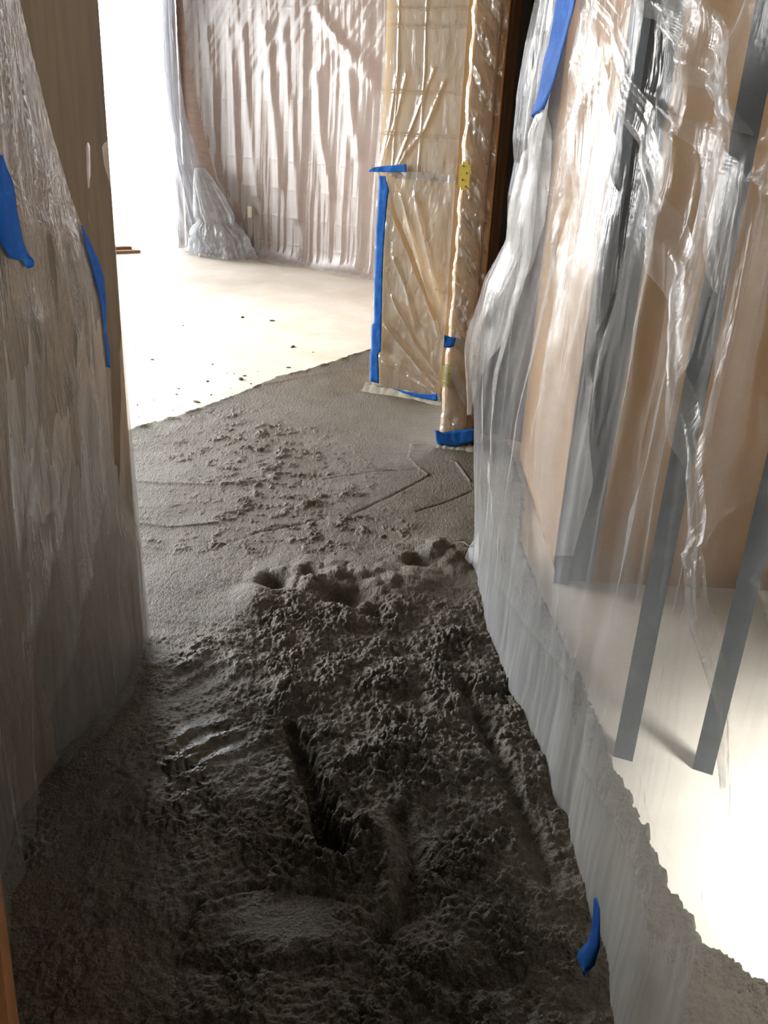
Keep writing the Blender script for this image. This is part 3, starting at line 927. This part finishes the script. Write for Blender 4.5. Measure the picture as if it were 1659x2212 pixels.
# plywood showing below the sheeting, bottom left
q0 = on_floor(-2, 1852, 0.0); q1 = on_floor(44, 2230, 0.0)
t_ = (q1 - q0).normalized(); q1 = q1 + t_ * 0.3; n_ = Vector((-t_.y, t_.x, 0))
if n_.x > 0: n_ = -n_
bd = prism('plywood_board', [(q0.x, q0.y), (q1.x, q1.y), (q1.x + n_.x * .02, q1.y + n_.y * .02), (q0.x + n_.x * .02, q0.y + n_.y * .02)], 0.0, 0.34, M['orange_wood'], bevel=0.002)
tag(bd, 'reddish plywood board standing on edge below the left plastic sheet', 'board')

# ------------------------------------------------------------------ back wall sheeting
fold_k = [((400, 60), (430, 250), (500, 430), (545, 520)), ((455, 60), (470, 250), (480, 420)), ((530, 60), (545, 250), (560, 420)), ((620, 80), (640, 300), (650, 470)), ((720, 60), (760, 120), (815, 180)), ((690, 20), (740, 90), (815, 150)),
          ((580, 60), (600, 250), (610, 400)), ((690, 160), (700, 300), (720, 420)), ((760, 160), (770, 260), (780, 330)), ((500, 60), (512, 200), (520, 380))]
fold_h = [BACK.hits(p) for p in fold_k]
U, V = sgrid(BACK, 0, 1, 0, 1, 330, 330)
s_lo, s_hi = -0.55, BACK.hit(470, 545)[0]
Zg = 0.012 + 2.85 * V
s_left_edge = np.interp(Zg, BACK.hits(((402, -60), (402, 0), (412, 110), (440, 250), (478, 390), (505, 470), (530, 550)))[::-1, 1], BACK.hits(((402, -60), (402, 0), (412, 110), (440, 250), (478, 390), (505, 470), (530, 550)))[::-1, 0])
S = s_lo + (s_left_edge - s_lo) * U


def back_d(s, z):
    q = s + 0.10 * np.sin(z * 1.1) * (z - 0.6) * 0.5
    d = 0.045 + 0.007 * fbm(q * 5, z * 0.35, 2) + 0.0016 * fbm(q * 19, z * 0.45 + 3, 2) + 0.0003 * fbm(q * 50, z * 1.0, 2)
    up = sstep(1.4, 2.1, z)
    d = d + 0.004 * up * fbm((s + 0.8 * (z - 1.2)) * 8, z * 0.4, 2)
    for pts in fold_h:
        r, fr = polydist(s, z, pts)
        d = d + 0.012 * np.exp(-(r / 0.06) ** 2)
    # creases from the folded roll
    for k in range(10):
        zk = 0.20 + 0.27 * k
        d = d + 0.0030 * np.exp(-np.abs(z - zk - 0.004 * np.sin(s * 9 + k)) / 0.006) + 0.0022 * fbm(q * 9 + 31 * k, z * 0, 2) * np.exp(-((z - zk - 0.1) / 0.09) ** 2)
    d = d + 0.22 * np.exp(-z / 0.05) * (0.7 + 0.3 * np.sin(s * 7))
    return d


bs = empty('plastic_sheet', (0, 0, 0), 'shiny plastic sheet with square fold creases hung over the brown back wall', 'plastic sheet')
sheet('film', BACK.pos(S, Zg, back_d(S, Zg)), M['film_back'], bs)

# curtain gathered beside the window: three long tapering folds
gath = empty('gathered_curtain', (0, 0, 0), 'bluish plastic curtain gathered into long folds beside the bright window', 'plastic sheet')
gz_px = [-20, 60, 150, 250, 350, 430, 490, 560]
gl_px = [334, 336, 342, 352, 362, 374, 388, 405]
gr_px = [372, 374, 385, 398, 425, 452, 470, 520]
GA = BACK.hits(list(zip(gl_px, gz_px)), 0.2); GB = BACK.hits(list(zip(gr_px, gz_px)), 0.2)
zs_ = np.linspace(0.02, 2.8, 260)
ga = np.interp(zs_, GA[::-1, 1], GA[::-1, 0]); gb = np.interp(zs_, GB[::-1, 1], GB[::-1, 0])
U, V = np.meshgrid(np.linspace(0, 1, 90), zs_)
S = ga[:, None] * (1 - U) + gb[:, None] * U
D = 0.18 + 0.05 * np.sin(U * 15 + 0.8 * np.sin(V * 2)) + 0.025 * np.sin(U * 33 + V * 2) + 0.010 * fbm(U * 8, V * 5, 3) + 0.10 * np.exp(-V / 0.15)
sheet('film', BACK.pos(S, V, D), M['film_gather'], gath)
# second strand crossing in front
sl = np.interp(zs_, GA[::-1, 1], BACK.hits([(x, y) for x, y in zip([362, 364, 368, 378, 396, 420, 440, 470], gz_px)], 0.27)[::-1, 0])
sw = np.interp(zs_, [0, 0.3, 1.0, 2.6], [0.30, 0.18, 0.08, 0.05])
U, V = np.meshgrid(np.linspace(0, 1, 40), zs_)
S = sl[:, None] - sw[:, None] * (U - 0.5)
D = 0.27 + 0.03 * np.sin(U * math.pi) + 0.008 * np.sin(U * 22 + V * 4) + 0.006 * fbm(U * 6, V * 8, 3)
sheet('fold', BACK.pos(S, V, D), M['film_gather'], gath)

# crumpled end of the sheeting at the foot of the wall
bc = on_floor(522, 548)
TH, HT = np.meshgrid(np.linspace(0, 2 * math.pi, 220), np.linspace(0, 1, 110))
cx_, sx_ = np.cos(TH), np.sin(TH)
tw_ = TH + 0.9 * HT
pleat = 0.10 * fbm(np.cos(tw_) * 2.6 + 3, np.sin(tw_) * 2.6 + HT * 0.8, 3) + 0.07 * np.abs(fbm(np.cos(tw_) * 5 + 9, np.sin(tw_) * 5 + HT * 2.0, 2))
crump = 0.05 * np.abs(fbm(cx_ * 3 + HT * 4, sx_ * 3 + HT * 5, 3)) * (1 - HT)
R_ = (0.30 * (1 - HT) ** 0.75 + 0.035 + 0.05 * np.exp(-((HT - 0.28) / 0.10) ** 2) - 0.05 * np.exp(-((HT - 0.42) / 0.06) ** 2) + (pleat + crump) * (1 - 0.7 * HT))
lean = 0.30 * HT ** 1.6
hx = R_ * cx_ + lean
hy = R_ * 0.72 * sx_
hz_ = 0.012 + 0.86 * HT ** 1.1 + 0.02 * (1 - HT) * fbm(cx_ * 4, sx_ * 4, 2) * (HT > 0.02)
hp = sheet('plastic_heap', np.stack([hx, hy, hz_], -1), M['film_heap'])
hp.location = (bc.x + BACK.n.x * 0.30, bc.y + BACK.n.y * 0.30, 0)
hp.rotation_euler = (0, 0, math.atan2(BACK.t.y, BACK.t.x))
tag(hp, 'crumpled heap of plastic film on the floor at the foot of the back wall', 'plastic heap')

# outlet cover on the back wall
oc = BACK.hit(539, 458, 0.09)
pl = empty('outlet_cover', (0, 0, 0), 'small cream outlet cover on the back wall beside the plastic heap', 'outlet')
op = BACK.pos(oc[0], oc[1], 0.085)
pl.location = op
pl.rotation_euler = (0, 0, math.atan2(BACK.t.y, BACK.t.x))
bm = bmesh.new(); box_bm(bm, (-0.030, -0.006, -0.057), (0.030, 0.006, 0.057), 0.003); bm_obj('plate', bm, M['cream'], pl)
for dz in (-0.022, 0.022):
    bm = bmesh.new(); box_bm(bm, (-0.016, -0.009, dz - .013), (0.016, 0.009, dz + .013), 0.003); bm_obj('socket', bm, M['cream'], pl)

# scrap boards lying by the window
for k, (a, b, wz, lab) in enumerate((((236, 549), (304, 546), 0.03, 'brown scrap board lying on the floor by the window, underneath'), ((232, 545), (286, 543), 0.055, 'brown scrap board lying on the floor by the window, on top'))):
    pa, pb = on_floor(*a), on_floor(*b)
    t = (pb - pa).normalized(); n = Vector((-t.y, t.x, 0))
    e = prism('scrap_board', [(pa.x - t.x * .4, pa.y - t.y * .4), (pb.x, pb.y), (pb.x + n.x * .14 - t.x * .06, pb.y + n.y * .14 - t.y * .06), (pa.x + n.x * .14 - t.x * .4, pa.y + n.y * .14 - t.y * .4)], wz - 0.03, wz - 0.004, M['scrap'], bevel=0.002)
    tag(e, lab, 'board', 'scrap boards by the window')

# ------------------------------------------------------------------ pillar
pa = on_floor(800, 842, 0.02); pb = on_floor(948, 872, 0.02)
PIL = Plane((pa.x, pa.y), (pb.x, pb.y))
Lp = PIL.L
back = -PIL.n * 0.30
pil = empty('pillar', (0, 0, 0), 'tan plywood-clad pillar wrapped in creased plastic beyond the wet concrete', 'pillar')


def P2(s, d):
    p = PIL.o + PIL.t * s + PIL.n * d
    return (p.x, p.y)


prism('panel', [P2(0, -0.012), P2(Lp + 0.04, -0.012), P2(Lp + 0.04, -0.30), P2(0, -0.30)], 0.0, ZC, M['pillar'], pil, bevel=0.003)
# plastic wrap: upper piece hangs over the front, lower piece is taped down with slanting pulls
zt = PIL.hit(840, 375)[1]
U, V = np.meshgrid(np.linspace(0, 1, 150), np.linspace(0, 1, 330))
sv_ = PIL.hits([(847, 60), (952, 60)])[:, 0]
hz_k = [PIL.hit(900, y)[1] for y in (20, 58, 200, 292, 382)]


def pil_d(s, z):
    d = 0.006 + 0.0035 * fbm(s * 9, z * 4, 4)
    for k in hz_k:
        d = d + 0.009 * np.exp(-np.abs(z - k - 0.002 * np.sin(s * 20)) / 0.005)
    for q in (0.085, 0.235):
        d = d + 0.008 * np.exp(-np.abs(s - q - 0.006 * np.sin(z * 5)) / 0.004)
    for pts in pil_f:
        r, fr = polydist(s, z, pts)
        d = d + 0.010 * np.exp(-r / 0.008)
    return d


pil_f = [PIL.hits(p) for p in (((812, 400), (860, 250), (880, 160)), ((880, 330), (850, 380), (940, 150)), ((858, 170), (845, 260), (828, 350)), ((960, 180), (920, 280), (880, 330)))]
S = -0.004 + (Lp + 0.012) * U
Zg = (zt - 0.02) + (2.2 - zt) * V
wrapu = empty('plastic_wrap', (0, 0, 0), 'thin plastic with square fold creases over the upper part of the tan pillar', 'plastic wrap')
sheet('film', PIL.pos(S, Zg, pil_d(S, Zg)), M['film_wrap'], wrapu)
# lower piece: left edge slants away from the tape, leaving a bare strip
lo_f = [PIL.hits(p) for p in (((822, 690), (870, 740), (945, 835)), ((825, 770), (870, 790), (945, 845)), ((850, 640), (900, 740), (945, 800)), ((870, 420), (920, 600), (950, 720)), ((900, 420), (945, 620)), ((830, 690), (890, 770), (945, 815)),
                              ((830, 780), (880, 815), (940, 840)), ((855, 560), (880, 620), (900, 700)))]
zl = np.linspace(PIL.hit(850, 843)[1], zt + 0.02, 240)


def pil_l(s, z):
    d = 0.012 + 0.006 * fbm(s * 10, z * 6, 4)
    for pts in lo_f:
        r, fr = polydist(s, z, pts)
        d = d + 0.018 * np.exp(-r / 0.009)
    return d


U, V = np.meshgrid(np.linspace(0, 1, 150), zl)
S = -0.006 + (Lp + 0.014) * U
h_sl = PIL.hits(((838, 405), (862, 470), (890, 540), (920, 620), (950, 690)))
s_sl = np.interp(V, h_sl[::-1, 1], h_sl[::-1, 0])
keepv = (S < s_sl - 0.028 + 0.004 * fbm(V * 12, V * 0, 2)) | (S > s_sl) | (V < h_sl[-1, 1])
keepf = keepv[:-1, :-1] & keepv[1:, :-1] & keepv[:-1, 1:] & keepv[1:, 1:]
wrapl = empty('plastic_wrap', (0, 0, 0), 'wrinkled plastic pulled slantwise over the lower part of the tan pillar with blue tape', 'plastic wrap')
sheet('film', PIL.pos(S, V, pil_l(S, V)), M['film_wrap'], wrapl, keepf)


def strip_on(plane, pairs, name, parent, dist, label, nseg=24, jit=0.0015):
    A = plane.hits([p[0] for p in pairs], dist); B = plane.hits([p[1] for p in pairs], dist)
    t = np.linspace(0, len(pairs) - 1, nseg); k = np.arange(len(pairs))
    a = np.stack([np.interp(t, k, A[:, c]) for c in (0, 1)], -1); b = np.stack([np.interp(t, k, B[:, c]) for c in (0, 1)], -1)
    w = np.linspace(0, 1, 6)[None, :, None]
    g_ = a[:, None] * (1 - w) + b[:, None] * w
    g_ = g_ + jit * fbm(g_[..., 0] * 60 + dist, g_[..., 1] * 60, 2)[..., None]
    d = dist + 0.003 * fbm(g_[..., 0] * 30, g_[..., 1] * 20, 2)
    o = tape_mesh(name, plane.pos(g_[..., 0], g_[..., 1], d), M['tape'], parent)
    o['label'] = label
    return o


strip_on(PIL, [((819, 380), (832, 380)), ((819, 405), (841, 412)), ((818, 418), (838, 425)), ((813, 500), (831, 500)), ((809, 600), (826, 600)), ((808, 698), (824, 698)), ((803, 701), (824, 703)), ((802, 760), (823, 758)), ((801, 762), (817, 764)), ((800, 824), (819, 829))], 'tape_strip', wrapl, 0.034, 'long vertical blue tape strip down the left edge of the pillar', 60)
strip_on(PIL, [((796, 368), (798, 371)), ((806, 362), (808, 371)), ((822, 359), (822, 372)), ((850, 357), (850, 372)), ((878, 355), (878, 371))], 'tape_strip', wrapu, 0.040, 'short pale blue tape strip across the pillar edge')
strip_on(PIL, [((846, 836), (852, 840)), ((860, 842), (868, 848)), ((900, 850), (900, 858)), ((925, 852), (925, 863)), ((945, 850), (945, 866))], 'tape_strip', wrapl, 0.034, 'ragged blue tape strip along the foot of the pillar')
# light grout smeared along the foot
U, V = np.meshgrid(np.linspace(0, 1, 60), np.linspace(0, 1, 8))
S = -0.03 + (Lp + 0.06) * U
top = 0.052 + 0.012 * fbm(S * 18, S * 0, 2)
sheet('grout_smear', PIL.pos(S, 0.01 + top * V, 0.058 * (1 - V) ** 1.4 + 0.010 + 0.004 * fbm(S * 30, V * 5, 2)), M['smear'], pil)

# ------------------------------------------------------------------ door jamb, wrapped
ja = on_floor(957, 962, 0.02); jb = on_floor(1000, 969, 0.02)
JMB = Plane((ja.x, ja.y), (jb.x, jb.y))
Lj = JMB.L


def J2(s, d):
    p = JMB.o + JMB.t * s + JMB.n * d
    return (p.x, p.y)


jamb = empty('door_jamb', (0, 0, 0), 'tan timber door jamb wrapped in crinkled plastic, yellow hinge plates on it', 'door jamb')
prism('post', [J2(0, 0), J2(Lj, 0), J2(Lj, -0.16), J2(0, -0.16)], 0.0, ZC, M['jamb'], jamb, bevel=0.004)
prism('door_stop', [J2(Lj + 0.002, -0.022), J2(Lj + 0.030, -0.022), J2(Lj + 0.030, -0.16), J2(Lj + 0.002, -0.16)], 0.0, ZC, M['jamb'], jamb, bevel=0.003)
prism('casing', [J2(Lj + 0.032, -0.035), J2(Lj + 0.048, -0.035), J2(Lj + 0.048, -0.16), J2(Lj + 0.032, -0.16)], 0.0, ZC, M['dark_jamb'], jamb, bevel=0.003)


def hinge(px, py, hpx, dist, label):
    s0, z0 = JMB.hit(px, py, dist)
    a_ = JMB.hit(px, py - hpx / 2, dist)[1] - JMB.hit(px, py + hpx / 2, dist)[1]
    bm = bmesh.new()
    w = 0.048; hh_ = a_
    box_bm(bm, (-w / 2, -0.0015, -hh_ / 2), (w / 2, 0.0015, hh_ / 2))
    vert_e = [e for e in bm.edges if abs((e.verts[0].co - e.verts[1].co).y) > 0.002]
    bmesh.ops.bevel(bm, geom=vert_e, offset=0.012, segments=5, affect='EDGES')
    o = bm_obj('hinge_plate', bm, M['yellow'], jamb)
    p = JMB.pos(s0, z0, dist)
    o.location = p; o.rotation_euler = (0, 0, math.atan2(JMB.t.y, JMB.t.x))
    o['label'] = label
    for k, (dx, dz) in enumerate(((0.010, -.37), (-0.006, -.14), (0.010, .10), (-0.006, .34))):
        bm = bmesh.new(); bmesh.ops.create_cone(bm, cap_ends=True, segments=12, radius1=0.0042, radius2=0.003, depth=0.003)
        bmesh.ops.rotate(bm, verts=bm.verts, matrix=Matrix.Rotation(math.pi / 2, 3, 'X'))
        s_ = bm_obj('screw', bm, M['screw'], o)
        s_.location = (dx, -0.002 if JMB.n.y < 0 else 0.002, dz * hh_)
    return o


hinge(1003, 380, 62, 0.030, 'bright yellow hinge plate, upper')
hinge(965, 812, 52, 0.003, 'pale yellow hinge plate under the plastic, lower')

jz = np.linspace(0.055, 2.2, 420)
U, V = np.meshgrid(np.linspace(0, 1, 110), jz)
# profile runs round the left side and the front, then over the stop
wl = 0.050
tot = wl + Lj + 0.034
ss = U * tot
S = np.where(ss < wl, -0.006 + 0 * ss, ss - wl)
Dp = np.where(ss < wl, -(wl - ss), 0.0)
Dp = np.where(S > Lj + 0.004, -0.016, Dp)
ph = V * 46 + 5 * fbm(S * 6, V * 2.5, 3)
diag = 0.010 * np.abs(np.sin((V + 1.3 * S) * 17 + 2.0 * fbm(S * 3, V * 2, 2))) ** 1.5 + 0.005 * np.abs(fbm((V + 1.0 * S) * 22, S * 9, 3)) + 0.003 * fbm(S * 30, V * 22, 2)
low_calm = 1 - 0.75 * np.exp(-((V - 0.30) / 0.10) ** 2)
o_front = 0.007 + diag * 1.6 * low_calm
bul = 0.010 * np.exp(-((V - 0.30) / 0.25) ** 2)
Sx = np.where(ss < wl, S - 0.002 - diag * 0.5 - bul, S)
Dx = np.where(ss < wl, Dp + o_front * 0.5, Dp + o_front)
jw = empty('plastic_wrap', (0, 0, 0), 'tightly crinkled plastic wrapped round the narrow timber door jamb, blue tape at its foot', 'plastic wrap')
sheet('film', JMB.pos(Sx, V, Dx), M['film_wrap'], jw)
strip_on(JMB, [((939, 929), (945, 962)), ((958, 934), (960, 965)), ((980, 930), (980, 966)), ((1004, 928), (1004, 961)), ((1024, 926), (1022, 955))], 'tape_strip', jw, 0.026, 'wide blue tape band round the foot of the jamb', jit=0.003)
strip_on(JMB, [((960, 724), (958, 750)), ((970, 727), (969, 752)), ((986, 730), (980, 748))], 'tape_strip', jw, 0.026, 'small blue tape patch half way down the jamb')
U, V = np.meshgrid(np.linspace(0, 1, 40), np.linspace(0, 1, 6))
S = -0.03 + (Lj + 0.09) * U
sheet('grout_smear', JMB.pos(S, 0.008 + (0.036 + .01 * fbm(S * 30, S * 0, 2)) * V, 0.05 * (1 - V) ** 1.4 + 0.012), M['smear'], jamb)

# ------------------------------------------------------------------ black steel frame
fa = on_floor(1024, 944, 0.0); fb = on_floor(1076, 950, 0.0)
FRM = Plane((fa.x, fa.y), (fb.x, fb.y))
Lf = FRM.L


def F2(s, d):
    p = FRM.o + FRM.t * s + FRM.n * d
    return (p.x, p.y)


fr = empty('steel_doorway', (0, 0, 0), 'tall black steel door frame upright between the wrapped jamb and the hanging sheet', 'door frame')
prism('upright', [F2(0, 0), F2(Lf * 0.62, 0), F2(Lf * 0.62, -0.14), F2(0, -0.14)], 0.0, ZC, M['black'], fr, bevel=0.002)
prism('rebate', [F2(Lf * 0.63, -0.02), F2(Lf * 1.05, -0.02), F2(Lf * 1.05, -0.14), F2(Lf * 0.63, -0.14)], 0.0, ZC, M['black'], fr, bevel=0.002)
prism('highlight_strip', [F2(-0.004, 0.001), F2(-0.001, 0.001), F2(-0.001, -0.14), F2(-0.004, -0.14)], 0.0, ZC, M['edge_highlight'], fr)  # thin pale strip standing in for the highlight along the frame's left edge
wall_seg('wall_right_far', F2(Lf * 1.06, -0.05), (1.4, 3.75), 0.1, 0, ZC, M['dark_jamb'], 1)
# rear side of the opening: from the pillar to the back wall
pr = P2(Lp + 0.04, -0.15)
wall_seg('wall_right_back', pr, (right_end.x, right_end.y), 0.1, 0, ZC, M['brown_wall'], -1)

# ------------------------------------------------------------------ crumbs of concrete dropped on the bare slab
crumb_px = [(402, 709, 9), (462, 796, 7), (481, 797, 6), (494, 800, 6), (520, 817, 9), (529, 822, 7), (462, 829, 10), (390, 835, 6), (397, 842, 5), (380, 855, 5), (337, 868, 6), (293, 865, 5), (310, 905, 6), (634, 751, 6), (681, 757, 6), (545, 810, 5), (555, 838, 7),
            (590, 690, 5), (535, 688, 5), (430, 862, 6), (345, 900, 7), (375, 890, 6), (620, 795, 7), (300, 762, 4), (335, 780, 4), (470, 860, 6), (510, 845, 6)]
for k, (px, py, sz) in enumerate(crumb_px):
    p = on_floor(px, py)
    depth = (p - Vector((0, 0, EYE))).length
    rc = random.Random(k * 7 + 1)
    p = p + Vector((rc.uniform(-.05, .05), rc.uniform(-.10, .10), 0))
    r = sz / F * depth * 0.5 * rc.choice((0.35, 0.5, 0.6, 0.8, 1.15))
    lx = rc.uniform(1.0, 2.4)
    bm = bmesh.new(); bmesh.ops.create_icosphere(bm, subdivisions=2, radius=1)
    for v in bm.verts:
        q = 1 + 0.35 * float(gnoise(v.co.x * 1.7 + k * 3.1, v.co.y * 1.7 + v.co.z * 2.3))
        v.co = Vector((v.co.x * q * r * lx, v.co.y * q * r, max(0.0, (v.co.z * q * 0.7 + 0.35) * r)))
    o = bm_obj('concrete_crumb', bm, M['concrete'], smooth=True)
    o.location = (p.x, p.y, 0)
    o.rotation_euler = (0, 0, k * 1.3)
    tag(o, 'small dark crumb of wet concrete dropped on the cream slab near the pour edge', 'crumb', 'crumbs of concrete on the bare slab')
